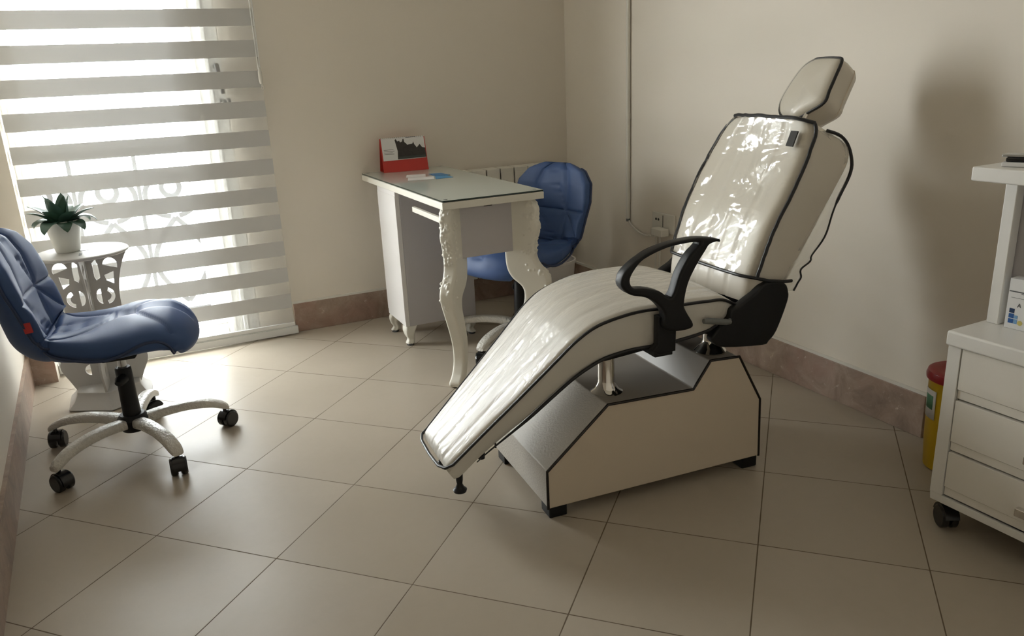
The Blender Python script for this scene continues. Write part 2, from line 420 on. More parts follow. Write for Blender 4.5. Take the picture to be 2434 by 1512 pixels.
# outside: balcony slab, ornate railing, pale neighbour
struct(MB().box(-2.0, 2.9, 1.51, 2.45, -0.14, -0.02).build('floor_balcony', M_PARA))
struct(MB().box(-2.0, 2.9, 1.51, 2.35, 2.55, 2.70).build('added_overhang', M_PARA))  # unseen overhang, added to keep overhead sky light off the floor
rl = thing('balcony_railing', 'ornate scrolled iron balcony railing beyond the glass door', 'railing', (0.4, 2.05, -0.02))
MB().tube([(-2, 0, 0.05), (2, 0, 0.05)], 0.012).build('bottom_rail', M_IRON, rl, smooth=True)
MB().tube([(-2, 0, 0.92), (2, 0, 0.92)], 0.018).build('top_rail', M_IRON, rl, smooth=True)
for i in range(-6, 7):
    x = i*0.30
    MB().tube([(x, 0, 0.05), (x, 0, 0.92)], 0.010, 8).build('baluster', M_IRON, rl, smooth=True)
    if -3 <= i <= 3:
        sc = MB()
        for sgn in (-1, 1):
            P = []
            for j in range(40):
                t = j/39; ang = t*2.1*PI; r = 0.135*(1-0.72*t)
                P.append((x+0.15+sgn*(0.02+0.0)+sgn*(r*math.sin(ang))*0.95, 0, 0.62+0.16-r*1.2+0.0+r*(1-math.cos(ang))*0.9-0.05))
            sc.tube(P, 0.013, 8)
            P = [(x+0.15+sgn*0.13*math.sin(u*PI), 0, 0.10+0.46*u) for u in [k/24 for k in range(25)]]
            sc.tube(P, 0.013, 8)
        sc.build('scroll', M_IRON, rl, smooth=True)

# ------------------------------------------------------------------ zebra blind
bl = thing('roller_blind', 'white day-and-night roller blind with grey bands covering the balcony door', 'blind', (-0.05, 1.362, 0.0))
bw = 1.035
fab = MB()
edges = [0.062]; mi = []
tops = [1.518-0.1307*k for k in range(-7, 12)]
segs = []; z = 0.062
for tz in sorted(tops):
    b0, b1 = tz-0.072, tz
    if b0 <= z+0.004: continue
    segs.append((z, b0, 1)); segs.append((b0, b1, 0)); z = b1
segs.append((z, 2.40, 1))
for (a, c, m) in segs:
    fab.add([(0, 0, a), (bw, 0, a), (bw, 0, c), (0, 0, c)], [(0, 1, 2, 3)], m)
fab.build('fabric', [M_BAND, M_SHEER], bl)
MB().box(-0.002, bw+0.002, -0.007, 0.007, 0.044, 0.064).build('hem_bar', M_RAILW, bl, bevel=0.003)
MB().box(-0.003, bw+0.014, -0.012, 0.012, 0.006, 0.040).box(-0.003, bw+0.014, -0.009, 0.009, 0.040, 0.044).build('bottom_rail', M_RAILW, bl, bevel=0.003)
MB().box(-0.01, bw+0.01, -0.035, 0.03, 2.40, 2.48).build('head_rail', M_RAILW, bl, bevel=0.008)
MB().tube([(1.020, -0.02, 2.42), (1.022, -0.02, 1.26)], 0.0022, 6).tube([(1.037, -0.02, 2.42), (1.031, -0.02, 1.26)], 0.0022, 6).build('pull_chain', M_RAILW, bl, smooth=True)
MB().lathe([(0.0, 1.195), (0.006, 1.198), (0.0095, 1.22), (0.0085, 1.25), (0.004, 1.268), (0, 1.27)], 16, (1.027, -0.02, 0)).tube([(1.030, -0.02, 1.2), (1.04, -0.02, 1.185), (1.033, -0.02, 1.17), (1.026, -0.02, 1.18), (1.03, -0.02, 1.2)], 0.002, 6).build('chain_weight', M_SOCK, bl, smooth=True)

# ------------------------------------------------------------------ treatment chair
A4 = math.radians(-4)
tc = thing('treatment_chair', 'cream vinyl reclining treatment chair with black piping, plastic-covered backrest and headrest', 'chair', (1.294, -0.551, 0), A4)
bp = [(0.0, 0.035), (0.0, 0.151), (0.189, 0.313), (0.467, 0.305), (0.523, 0.383), (0.623, 0.378), (0.705, 0.228), (0.711, 0.037)]
base = MB(); n = len(bp); hw = 0.21
vs = [(p[0], -hw, p[1]) for p in bp]+[(p[0], hw, p[1]) for p in bp]
fs = [(0, 1, 2, 3, 4, 5, 6, 7), (15, 14, 13, 12, 11, 10, 9, 8)]; mi_ = [0, 0]
base.add(vs, fs, 0)
for i in range(n):
    j = (i+1) % n; base.add([vs[i], vs[j], vs[n+j], vs[n+i]], [(0, 1, 2, 3)], (1, 1, 2, 2, 2, 0, 0, 0)[i])
bo = base.build('base', [M_BASEV, M_BASET, M_BASED], tc, bevel=0.004)
for sgn, nm in ((-1, 'edge_trim'), (1, 'edge_trim')):
    P = [(p[0], sgn*(hw-0.001), p[1]) for p in bp[0:8]]
    PP = []
    for a, c in zip(P, P[1:]):
        for k in range(6):
            t = k/6; PP.append(tuple(a[d]+(c[d]-a[d])*t for d in range(3)))
    PP.append(P[-1]); MB().tube(PP, 0.0042, 8).build(nm, M_EDGE, bo, smooth=True)
for x, y in ((0.005, -0.205), (0.005, 0.205), (0.655, -0.205), (0.655, 0.205)):
    w = 0.055; s = 1 if y < 0 else -1
    MB().prism([(x, y), (x+w, y), (x+w, y+s*0.05), (x, y+s*0.06)], 0.0, 0.036).build('foot', M_BLACK, tc, bevel=0.004)
# chrome lift posts with flared flanges
MB().lathe([(0.0, 0.304), (0.045, 0.304), (0.047, 0.312), (0.034, 0.322), (0.027, 0.338), (0.025, 0.345), (0.025, 0.47), (0, 0.47)], 32, (0.235, -0.115, 0)).build('lift_post', M_CHROME, tc, smooth=True)
MB().lathe([(0.0, 0.374), (0.045, 0.374), (0.047, 0.385), (0.036, 0.397), (0.026, 0.409), (0.024, 0.42), (0.024, 0.47), (0, 0.47)], 32, (0.573, -0.135, 0)).build('lift_post', M_CHROME, tc, smooth=True)
# seat cushion: one long pad from the foot end to the hip
TOP = [(-0.262, 0.180), (-0.20, 0.236), (-0.14, 0.290), (-0.07, 0.352), (0.0, 0.415), (0.06, 0.470), (0.11, 0.514), (0.17, 0.550), (0.26, 0.573), (0.34, 0.579), (0.42, 0.580), (0.49, 0.578), (0.55, 0.571), (0.605, 0.545)]
BOT = [(-0.236, 0.136), (-0.16, 0.203), (-0.085, 0.258), (-0.03, 0.298), (0.035, 0.350), (0.095, 0.397), (0.14, 0.425), (0.19, 0.448), (0.26, 0.463), (0.34, 0.468), (0.42, 0.474), (0.49, 0.483), (0.55, 0.500), (0.60, 0.522)]
TOPc = catmull(TOP, 5, False); BOTc = catmull(BOT, 5, False)
wseat = lambda x: lerp_tab([(-0.27, 0.122), (0.36, 0.228), (0.5, 0.228), (0.61, 0.205)], x)
def pad_ring(t, b, w, crown, seams, rc=0.012, nt=44, dip=0.004, wf=None):
    # boxy pad cross-section; t and b are (x,z) of the top and bottom edge
    tv, bv = Vector((t[0], 0, t[1])), Vector((b[0], 0, b[1])); up = (tv-bv); H = up.length; up.normalize()
    R = []
    for i in range(nt+1):                         # over the top, near edge to far edge
        u = -1+2*i/nt; y = u*(w if u < 0 or wf is None else wf)
        e = min(1.0, (1-abs(u))*w/rc); h = H-rc*(1-math.sqrt(max(0, 1-(1-e)**2)))+crown*(1-u*u)
        for s_ in seams: h -= dip*math.exp(-((u-s_)*w/0.005)**2)
        R.append(bv+up*h+Vector((0, y, 0)))
    for hh in (0.72, 0.4, 0.12): R.append(bv+up*(H*hh)+Vector((0, (wf or w)*1.004, 0)))
    for i in range(nt//4+1):
        u = 1-2*i/(nt//4); R.append(bv+Vector((0, u*(w if u < 0 else (wf or w))*0.98, 0)))
    for hh in (0.12, 0.4, 0.72): R.append(bv+up*(H*hh)+Vector((0, -w*1.004, 0)))
    return R
rings = []
SE = (-0.62, -0.2, 0.2, 0.62)
for i, (t, b) in enumerate(zip(TOPc, BOTc)):
    k = i/(len(TOPc)-1)
    e0 = min(1, k/0.025); e1 = min(1, (1-k)/0.05)
    sh = (0.72+0.28*math.sqrt(max(0, 1-(1-e0)**2)))*(0.70+0.30*math.sqrt(max(0, 1-(1-e1)**2)))
    mid = ((t[0]+b[0])/2, (t[1]+b[1])/2)
    t2 = (mid[0]+(t[0]-mid[0])*sh, mid[1]+(t[1]-mid[1])*sh); b2 = (mid[0]+(b[0]-mid[0])*sh, mid[1]+(b[1]-mid[1])*sh)
    rings.append(pad_ring(t2, b2, wseat(t[0])*(0.965+0.035*min(e0, e1)), 0.012*min(e0, e1), SE, dip=0.0028))
sc_ = MB().loft(rings).build('seat_cushion', M_VINYL, tc, smooth=True, angle=60)
tp = [(p[0], -wseat(p[0])-0.001, p[1]-0.007) for p in TOPc]; tf = [(p[0], wseat(p[0])+0.001, p[1]-0.007) for p in TOPc]
tp2 = [q for q in tp if q[0] > -0.25]; tf2 = [q for q in tf if q[0] > -0.25]
front = [(-0.262, 0.118, 0.181), (-0.272, 0.085, 0.176), (-0.274, 0.0, 0.173), (-0.272, -0.085, 0.176), (-0.262, -0.118, 0.181)]
MB().tube(tf2[::-1]+front+tp2, 0.0045, 8).build('piping', M_TRIM, sc_, smooth=True)
MB().tube([(p[0], -wseat(p[0])*0.985, p[1]-0.002) for p in BOTc[4:]], [0.0015+0.0035*min(1, i/12) for i in range(len(BOTc)-4)], 8).build('piping', M_TRIM, sc_, smooth=True)
# dark steel frame under the pad, pegs under the foot end
MB().prism([(0.20, 0.440), (0.34, 0.448), (0.56, 0.475), (0.70, 0.50), (0.70, 0.43), (0.60, 0.425), (0.52, 0.455), (0.34, 0.436), (0.20, 0.425)], -0.17, 0.17, axis='y').build('seat_frame', M_BLACK, tc, bevel=0.003)
pg = MB().lathe([(0.0, 0.082), (0.018, 0.082), (0.020, 0.088), (0.012, 0.096), (0.008, 0.106), (0.010, 0.118), (0.012, 0.16), (0.0, 0.16)], 20, (-0.215, -0.085, 0))
pg.build('foot_knob', M_BLACK, tc, smooth=True)
MB().lathe([(0, 0.172), (0.010, 0.172), (0.012, 0.20), (0, 0.20)], 16, (-0.148, -0.09, 0)).build('foot_knob', M_BLACK, tc, smooth=True)
MB().lathe([(0.0, 0.082), (0.018, 0.082), (0.020, 0.088), (0.012, 0.096), (0.008, 0.106), (0.010, 0.118), (0.012, 0.16), (0.0, 0.16)], 20, (-0.215, 0.085, 0)).build('foot_knob', M_BLACK, tc, smooth=True)
# backrest cushion
BF = [(0.640, 0.540), (0.652, 0.612), (0.676, 0.685), (0.704, 0.756), (0.752, 0.842), (0.797, 0.930), (0.823, 0.996), (0.832, 1.034)]
BB = [(0.752, 0.540), (0.782, 0.596), (0.823, 0.668), (0.866, 0.742), (0.920, 0.836), (0.966, 0.915), (0.955, 0.962), (0.880, 1.010)]
BFc = catmull(BF, 5, False); BBc = catmull(BB, 5, False)
wnear = lambda z: lerp_tab([(0.5, 0.205), (0.61, 0.212), (0.85, 0.220), (1.01, 0.214), (1.035, 0.200)], z)
wback = lambda z: lerp_tab([(0.5, 0.205), (0.61, 0.213), (0.76, 0.220), (0.85, 0.226), (0.93, 0.214), (0.98, 0.195), (1.01, 0.175), (1.035, 0.135)], z)
rings = []
for i, (t, b) in enumerate(zip(BFc, BBc)):
    rings.append(pad_ring(t, b, wnear(t[1]), 0.012, (-0.55, -0.18, 0.18, 0.55), 0.03, 44, 0.003, wback(t[1])))
bk = MB().loft(rings).build('backrest', M_VINYL2, tc, smooth=True, angle=50)
MB().box(0, 0.004, -0.014, 0.014, -0.022, 0.022).build('label_tag', M_DARK, bk, loc=(0.796, -0.172, 0.988), rot=(0, math.radians(22), 0))
# clear cover drawn over the backrest
def cov(i, u, off):
    t, b = Vector((BFc[i][0], 0, BFc[i][1])), Vector((BBc[i][0], 0, BBc[i][1])); nrm = (t-b).normalized()
    w = (wback if u > 0 else wnear)(BFc[i][1])+0.006
    e = 0.022*max(0, abs(u)-0.82)/0.18
    return t+nrm*(off+0.012*(1-u*u)-e)+Vector((0, u*w, 0))
i0 = 5; rows = []
for i in range(i0, len(BFc)):
    rows.append([cov(i, -1+2*j/30, 0.010+0.004*math.sin(i*1.3+j*0.9)*math.sin(j*0.7+i*0.31)) for j in range(31)])
cv = MB().grid(rows).build('backrest_cover', M_FILM, tc, smooth=True, angle=80)
pn = [cov(i, -1, 0.010) for i in range(i0, len(BFc))]; pf = [cov(i, 1, 0.010) for i in range(i0, len(BFc))]
topl = [cov(len(BFc)-1, u/10, 0.012) for u in range(-9, 10)]
loop = pf+topl[::-1]+pn[::-1]
rnd = random.Random(3)
loop = [Vector((p[0]+rnd.uniform(-1, 1)*0.0012, p[1], p[2]+rnd.uniform(-1, 1)*0.0012)) for p in loop]
MB().tube(loop, 0.0052, 8).build('cover_piping', M_TRIM, cv, smooth=True)
bot = [cov(i0, 1-2*j/24, 0.012) for j in range(25)]+[Vector((0.70, -0.224, 0.600)), Vector((0.755, -0.224, 0.590)), Vector((0.785, -0.222, 0.588))]
MB().tube(bot, 0.005, 8).build('cover_hem', M_TRIM, cv, smooth=True)
# loose clear flap behind the backrest with its wavy black edge
FL = [(0.868, 1.008), (0.918, 0.990), (0.954, 0.958), (0.968, 0.915), (0.960, 0.874), (0.936, 0.820), (0.911, 0.765), (0.887, 0.705), (0.850, 0.656), (0.845, 0.637), (0.808, 0.618), (0.814, 0.592), (0.803, 0.574), (0.787, 0.557)]
FLc = catmull([(p[0]+0.012, p[1]-0.002) for p in FL], 4, False)
rows = []
for i, p in enumerate(FLc):
    k = i/(len(FLc)-1)
    bx = lerp_tab([(0.55, 0.755), (0.596, 0.782), (0.742, 0.866), (0.915, 0.960), (0.96, 0.945), (1.01, 0.870)], p[1])
    x0 = min(bx-0.02, p[0]-0.006)
    rows.append([Vector((x0+(p[0]-x0)*j/6, -0.214-0.003*math.sin(j*1.1+i*0.5), p[1]+0.0*j)) for j in range(7)])
MB().grid(rows).build('cover_flap', M_FLAP, cv, smooth=True, angle=80)
MB().tube([r[-1] for r in rows], [0.0048 if i < 22 else 0.0028 for i in range(len(rows))], 8).build('cover_piping', M_TRIM, cv, smooth=True)
# headrest: rounded wedge tilted back
tl = math.radians(64); T3 = Vector((math.cos(tl), 0, math.sin(tl))); N3 = Vector((math.sin(tl), 0, -math.cos(tl)))
P0 = Vector((0.961, 0, 1.050))
HO = [(0.0, -0.026), (0.045, 0.0), (0.088, 0.030), (0.088, 0.068), (0.088, 0.110), (0.086, 0.158), (0.06, 0.166), (0.0, 0.167), (-0.03, 0.162), (-0.062, 0.137), (-0.086, 0.080), (-0.095, 0.022), (-0.074, -0.012), (-0.036, -0.024)]
HOc = []
for i in range(len(HO)):
    a, c = HO[i], HO[(i+1) % len(HO)]
HOc = catmull(HO, 4, True)
cx_, cy_ = 0.0, 0.07
def hring(sc2, dn, shift=0.0): return [P0+Vector((0, -(cx_+(q[0]-cx_)*sc2), 0))+T3*(cy_+(q[1]-cy_)*sc2+shift)+N3*dn for q in HOc]
hr = MB().loft([hring(0.30, -0.012), hring(0.7, -0.009), hring(0.92, -0.004), hring(0.99, 0.004), hring(1.0, 0.012), hring(1.03, 0.03, -0.004), hring(1.03, 0.055, -0.01), hring(1.0, 0.075, -0.012), hring(0.93, 0.088, -0.012), hring(0.7, 0.094, -0.012), hring(0.3, 0.096, -0.012)])
hro = hr.build('headrest', M_VINYL2, tc, smooth=True, angle=60)
pp = [P0+Vector((0, -q[0]*1.01, 0))+T3*(cy_+(q[1]-cy_)*1.01)+N3*0.006 for q in HOc]
MB().tube(pp, 0.0048, 8, True).build('piping', M_TRIM, hro, smooth=True)
MB().tube([p+N3*0.062-T3*0.01 for p in pp], 0.0016, 6, True).build('seam', M_BASEV, hro, smooth=True)
rows = []
for s2, dn in ((0.05, -0.018), (0.4, -0.016), (0.75, -0.013), (0.95, -0.007), (1.015, 0.004)):
    rows.append(hring(s2, dn))
MB().loft(rows, True, False).build('headrest_cover', M_FILM, hro, smooth=True, angle=80)
for y in (-0.035, 0.035):
    MB().tube([(0.90, y, 0.95), (0.975, y, 1.055), (1.0, y, 1.075)], 0.007, 10).build('headrest_post', M_CHROME, tc, smooth=True)
# armrest on the near side
AO = [(0.495, 0.751), (0.472, 0.759), (0.421, 0.766), (0.356, 0.763), (0.300, 0.752), (0.248, 0.732), (0.209, 0.705), (0.196, 0.682), (0.199, 0.660), (0.225, 0.638), (0.269, 0.625), (0.301, 0.605), (0.322, 0.580), (0.327, 0.562), (0.325, 0.535), (0.352, 0.519), (0.402, 0.517), (0.416, 0.530), (0.393, 0.569), (0.386, 0.593), (0.396, 0.643), (0.419, 0.688), (0.448, 0.728), (0.462, 0.744)]
AI = [(0.428, 0.752), (0.398, 0.720), (0.370, 0.676), (0.346, 0.616), (0.309, 0.637), (0.269, 0.650), (0.233, 0.656), (0.221, 0.677), (0.233, 0.702), (0.260, 0.727), (0.300, 0.743), (0.356, 0.753)]
plate('armrest', catmull(AO, 4), [catmull(AI, 4)], 0.038, 0.007, M_BLACK, tc, loc=(0, -0.258, 0))
plate('armrest_bracket', [(0.318, 0.560), (0.40, 0.560), (0.390, 0.524), (0.375, 0.514), (0.374, 0.454), (0.323, 0.450), (0.302, 0.463), (0.318, 0.480)], [], 0.026, 0.003, M_BLACK, tc, loc=(0, -0.243, 0))
MB().box(0.315, 0.372, -0.245, -0.15, 0.440, 0.458).build('armrest_bracket', M_BLACK, tc, bevel=0.003)
HC = [(0.689, 0.596), (0.752, 0.588), (0.770, 0.560), (0.769, 0.528), (0.737, 0.447), (0.710, 0.417), (0.687, 0.408), (0.555, 0.424), (0.518, 0.443), (0.510, 0.461), (0.535, 0.490), (0.565, 0.511), (0.573, 0.534), (0.600, 0.542), (0.626, 0.557), (0.655, 0.572)]
for sgn in (-1, 1):
    plate('hinge_cover', catmull(HC, 3), [], 0.03, 0.006, M_BLACK, tc, loc=(0, sgn*0.216, 0))
MB().box(0.66, 0.755, -0.20, 0.20, 0.43, 0.54).build('hinge_bar', M_BLACK, tc, bevel=0.01)
MB().tube([(0.466, -0.25, 0.523), (0.478, -0.25, 0.522), (0.54, -0.25, 0.509), (0.556, -0.25, 0.507)], [0.007, 0.009, 0.009, 0.006], 12).tube([(0.55, -0.25, 0.508), (0.575, -0.222, 0.505)], 0.005, 8).build('recline_lever', M_GREYP, tc, smooth=True)

# ------------------------------------------------------------------ blue swivel chairs
def seg_d(p, a, b):
    ax, ay = a; bx, by = b; dx, dy = bx-ax, by-ay; L = dx*dx+dy*dy
    t = max(0, min(1, ((p[0]-ax)*dx+(p[1]-ay)*dy)/L)) if L else 0
    return math.hypot(p[0]-ax-t*dx, p[1]-ay-t*dy)
def pillow(prof, wid, curl, th, creases, nt=168, ns=130, dip=0.010, sig=0.0045, tuft=None):
    # closed upholstered shell swept along a profile in x-z; creases are line segments in (s, y)
    P = catmull(prof, 12, False); L = [0]
    for a, c in zip(P, P[1:]): L.append(L[-1]+math.dist(a, c))
    T = L[-1]; rings = []; side = []
    def at(d):
        for i in range(len(L)-1):
            if d <= L[i+1] or i == len(L)-2:
                k = (d-L[i])/(L[i+1]-L[i]); return Vector((P[i][0]+(P[i+1][0]-P[i][0])*k, 0, P[i][1]+(P[i+1][1]-P[i][1])*k))
    for i in range(ns+1):
        k = 0.5-0.5*math.cos(PI*i/ns); d = k*T
        c = at(d); t = (at(min(T, d+0.004))-at(max(0, d-0.004))).normalized(); nrm = Vector((t.z, 0, -t.x))
        end = min(d, T-d)/0.035; e = math.sqrt(max(0, 1-(1-min(1, end))**2))
        w = lerp_tab(wid, k)-0.02*(1-e); cu = lerp_tab(curl, k); h = lerp_tab(th, k)*max(0.12, e); R = []
        for j in range(nt):
            a = 2*PI*j/nt; ca, sa = math.cos(a), math.sin(a)
            u = math.copysign(abs(ca)**0.55, ca); v = math.copysign(abs(sa)**0.62, sa)
            q = nrm*(cu*abs(u)**2.2+v*h/2+(h*0.22*(1-u*u) if v > 0 else 0))
            p = c+Vector((0, u*w, 0))+q
            if v > 0:
                g = 0
                for (aa, bb) in creases:
                    dd = seg_d((d, u*w), (aa[0]*T, aa[1]*w), (bb[0]*T, bb[1]*w)); g = max(g, 0.75*math.exp(-(dd/sig)**2)+0.55*math.exp(-(dd/0.022)**2))
                p -= nrm*dip*g*min(1, v*1.5)
                if tuft:
                    dd = math.hypot(d-tuft[0]*T, u*w-tuft[1]*w); p -= nrm*0.018*math.exp(-(dd/0.035)**2)
            R.append(p)
        rings.append(R)
        side.append((c, nrm, w, cu, h, e))
    return rings, side
LEG0 = 0.0
def swivel_chair(label, loc, rz):
    global LEG0
    LEG0 = math.radians(5)-rz
    t = thing('swivel_chair', label, 'chair', loc, rz, 'blue swivel chairs')
    seatp = [(0.212, 0.366), (0.213, 0.393), (0.19, 0.424), (0.145, 0.440), (0.085, 0.438), (0.02, 0.424), (-0.06, 0.412), (-0.14, 0.408), (-0.20, 0.418)]
    R, sd = pillow(seatp, [(0, 0.165), (0.12, 0.195), (0.4, 0.222), (0.7, 0.205), (1, 0.165)], [(0, -0.012), (0.3, -0.008), (0.6, 0.012), (1, 0.055)], [(0, 0.06), (0.2, 0.095), (0.6, 0.095), (1, 0.08)],
                   [((0.44, 0), (0.97, -0.95)), ((0.44, 0), (0.97, 0.95)), ((0.44, 0), (0.18, -0.9)), ((0.44, 0), (0.18, 0.9)), ((0.44, 0), (1, -0.3)), ((0.44, 0), (1, 0.3)), ((0.44, 0), (0.12, 0.0))], tuft=(0.44, 0))
    so = MB().loft(R).build('seat', M_BLUE, t, smooth=True, angle=70)
    for s in (-1, 1):
        pts = []
        for i, (c, nrm, w, cu, h, e) in enumerate(sd[15:-8]):
            k = i/(len(sd)-24); pts.append(c+Vector((0, s*(w+0.0005), 0))+nrm*(cu+h*(-0.36+0.42*math.exp(-((k-0.30)/0.16)**2))))
        MB().tube(pts, 0.005, 6).build('piping', M_BLUED, so, smooth=True)
    backp = [(-0.15, 0.402), (-0.205, 0.410), (-0.248, 0.450), (-0.268, 0.53), (-0.278, 0.61), (-0.287, 0.69), (-0.294, 0.75), (-0.299, 0.798)]
    V = 0.42; H = 0.56
    R, sd = pillow(backp, [(0, 0.165), (0.15, 0.19), (0.4, 0.205), (0.65, 0.222), (0.82, 0.21), (0.93, 0.165), (1, 0.09)], [(0, 0.055), (0.2, 0.085), (0.5, 0.075), (0.8, 0.05), (1, 0.025)], [(0, 0.06), (0.3, 0.085), (0.8, 0.075), (1, 0.045)],
                   [((0.1, -V), (1, -V)), ((0.1, V), (1, V)), ((H, -1), (H, 1)), ((H, V), (0.97, -V*0.1)), ((H, -V), (0.16, V*0.6)), ((H, V), (0.3, 0.95)), ((0.16, -1), (0.16, 1)), ((H, -V), (0.3, -0.95))])
    bo = MB().loft([[p for p in r] for r in R]).build('backrest', M_BLUE, t, smooth=True, angle=70)
    for s in (-1, 1):
        pts = [c+Vector((0, s*(w+0.001), 0))+nrm*(cu-h*0.22) for (c, nrm, w, cu, h, e) in sd[8:-18]]
        MB().tube(pts, 0.005, 6).build('piping', M_BLUED, bo, smooth=True)
    MB().box(-0.011, 0.011, -0.004, 0.004, -0.016, 0.016).build('red_tag', M_RED, bo, loc=(-0.200, -0.207, 0.535), rot=(0, -0.1, 0))
    MB().prism([(-0.07, 0.372), (0.07, 0.372), (0.05, 0.345), (-0.05, 0.345)], -0.06, 0.06, axis='y').build('seat_plate', M_BLACK, t, bevel=0.004)
    MB().lathe([(0, 0.14), (0.014, 0.14), (0.014, 0.36), (0, 0.36)], 20).build('gas_lift', M_STEEL, t, smooth=True)
    MB().lathe([(0, 0.10), (0.030, 0.10), (0.028, 0.20), (0.026, 0.30), (0.023, 0.305), (0, 0.305)], 24).tube([(0.0, -0.02, 0.272), (-0.012, -0.040, 0.268), (-0.016, -0.05, 0.262)], [0.018, 0.018, 0.012], 12).build('lift_sleeve', M_BLACK, t, smooth=True)
    MB().lathe([(0, 0.076), (0.040, 0.076), (0.050, 0.092), (0.052, 0.118), (0.040, 0.134), (0, 0.134)], 24).build('hub', M_BLACK, t, smooth=True)
    for i in range(5):
        an = 2*PI*i/5+LEG0
        prof = [(0.032, 0.106, 0.024, 0.018), (0.10, 0.116, 0.023, 0.017), (0.18, 0.117, 0.022, 0.016), (0.25, 0.106, 0.022, 0.015), (0.295, 0.088, 0.022, 0.013), (0.314, 0.076, 0.018, 0.009)]
        pr = catmull(prof, 5, False); rings = []
        for (x, zz, ww, hh) in pr:
            rings.append([(x, ww*math.copysign(abs(math.cos(a))**0.6, math.cos(a)), zz+hh*math.copysign(abs(math.sin(a))**0.6, math.sin(a))) for a in [2*PI*k/20 for k in range(20)]])
        lg = MB().loft(rings).build('leg', M_WRAP, t, smooth=True, angle=70, rot=(0, 0, an))
        lg.rotation_euler = (0, 0, an)
        cs = MB()
        for s in (-1, 1):
            y0, y1 = (0.004, 0.026) if s > 0 else (-0.026, -0.004)
            cs.lathe([(0, y0), (0.026, y0), (0.030, y0+0.004), (0.030, y1-0.004), (0.026, y1), (0, y1)], 24, (0.008, 0, 0.030), 'y')
        cs.tube([(0, 0, 0.03), (0, 0, 0.078)], 0.007, 8)
        arc = [(0.008+0.034*math.cos(q), 0.030+0.034*math.sin(q)) for q in [math.radians(v) for v in range(-10, 171, 12)]]
        cs.prism(arc+[(0.008+0.012*math.cos(q), 0.030+0.012*math.sin(q)) for q in [math.radians(v) for v in range(170, -11, -20)]], -0.017, 0.017, axis='y')
        c = cs.build('caster', M_BLKG, lg, smooth=True, angle=35)
        c.location = (0.30, 0, 0); c.rotation_euler = (0, 0, (0.6, 2.2, -1.2, 1.5, -0.4)[i])
    return t
ch1 = swivel_chair('blue quilted swivel chair in front by the left wall and side table', (0.25, 0.36, 0), math.radians(-5))
ch2 = dup(ch1, (1.872, 0.605, 0), math.radians(199), 'blue quilted swivel chair tucked under the white desk near the radiator')

# ------------------------------------------------------------------ side table and plant
st = thing('side_table', 'white round side table with fretwork sides under the potted plant', 'table', (0.160, 0.945, 0), 0.0)
MB().lathe([(0, 0.600), (0.160, 0.600), (0.166, 0.603), (0.166, 0.610), (0.162, 0.613), (0, 0.613)], 48).build('table_top', M_TABLEW, st, smooth=True, angle=30)
# body: two interlocking fretwork boards with an hourglass outline
RADT = [(0.05, 0.118), (0.09, 0.135), (0.15, 0.160), (0.20, 0.148), (0.27, 0.122), (0.36, 0.103), (0.44, 0.104), (0.51, 0.118), (0.56, 0.136), (0.601, 0.158)]
rad = lambda z: lerp_tab(RADT, z)
outl = [(rad(z), z) for z in [0.05+0.55*i/44 for i in range(45)]]
outl = [(x, z) for x, z in catmull([(q[1], q[0]) for q in RADT], 5, False)]
outer = outl+[(-x, z) for x, z in outl[::-1]]
def ell(cx, cz, rx, rz, a0, a1, n=14): return [(cx+rx*math.cos(a0+(a1-a0)*i/n), cz+rz*math.sin(a0+(a1-a0)*i/n)) for i in range(n+1)]
def cres(cx, cz, r, a0, a1, w): return ell(cx, cz, r, r, a0, a1)+ell(cx, cz, r-w, r-w, a0, a1)[::-1]
holes = []
for s_ in (-1, 1):
    def H(pts): holes.append([(s_*x, z) for x, z in pts][::s_])
    H(ell(0.088, 0.545, 0.026, 0.030, -0.4, PI*0.95))
    H([(0.026, 0.560), (0.040, 0.575), (0.046, 0.545), (0.046, 0.500), (0.032, 0.490), (0.026, 0.505)])
    H([(0.062, 0.508), (0.096, 0.520), (0.090, 0.470), (0.066, 0.486)])
    H(cres(0.052, 0.425, 0.034, -1.35, 1.15, 0.014))
    H(ell(0.038, 0.425, 0.018, 0.030, PI*0.5, PI*1.5))
    H(ell(0.056, 0.345, 0.030, 0.026, 0.1, PI+0.1))
    H(cres(0.050, 0.315, 0.036, -2.6, -0.1, 0.013))
    H(ell(0.066, 0.245, 0.032, 0.026, 0.1, PI+0.1))
    H(cres(0.062, 0.190, 0.050, 0.2, 2.6, 0.015))
    H(ell(0.055, 0.130, 0.020, 0.022, -PI/2, PI/2))
for rz_ in (-4, 86):
    plate('fretwork_board', outer, holes, 0.008, 0.0006, M_TABLEW, st, rot=(0, 0, math.radians(rz_)), bres=0)
MB().box(-0.03, 0.03, -0.005, 0.005, 0.6128, 0.6142).build('tenon', M_GREYP, st)
MB().box(-0.005, 0.005, -0.10, -0.05, 0.6128, 0.6142).build('tenon', M_GREYP, st)
def hexr(r, z): return [(r*math.cos(PI/6+k*PI/3), r*math.sin(PI/6+k*PI/3), z) for k in range(6)]
MB().loft([hexr(0.170, 0.0), hexr(0.178, 0.006), hexr(0.150, 0.030), hexr(0.134, 0.055), hexr(0.132, 0.066)]).build('plinth', M_TABLEW, st, bevel=0.003)
pt = thing('potted_plant', 'small dark green rosette plant in a white tapered pot on the side table', 'plant', (0.115, 0.965, 0.6135))
MB().lathe([(0, 0.0), (0.040, 0.0), (0.043, 0.004), (0.050, 0.04), (0.058, 0.085), (0.062, 0.118), (0.064, 0.122), (0.060, 0.122), (0.056, 0.10), (0, 0.098)], 40).build('pot', M_POT, pt, smooth=True, angle=50)
MB().lathe([(0, 0.099), (0.0565, 0.099), (0.0565, 0.104), (0, 0.108)], 30).build('soil', M_SOIL, pt, smooth=True)
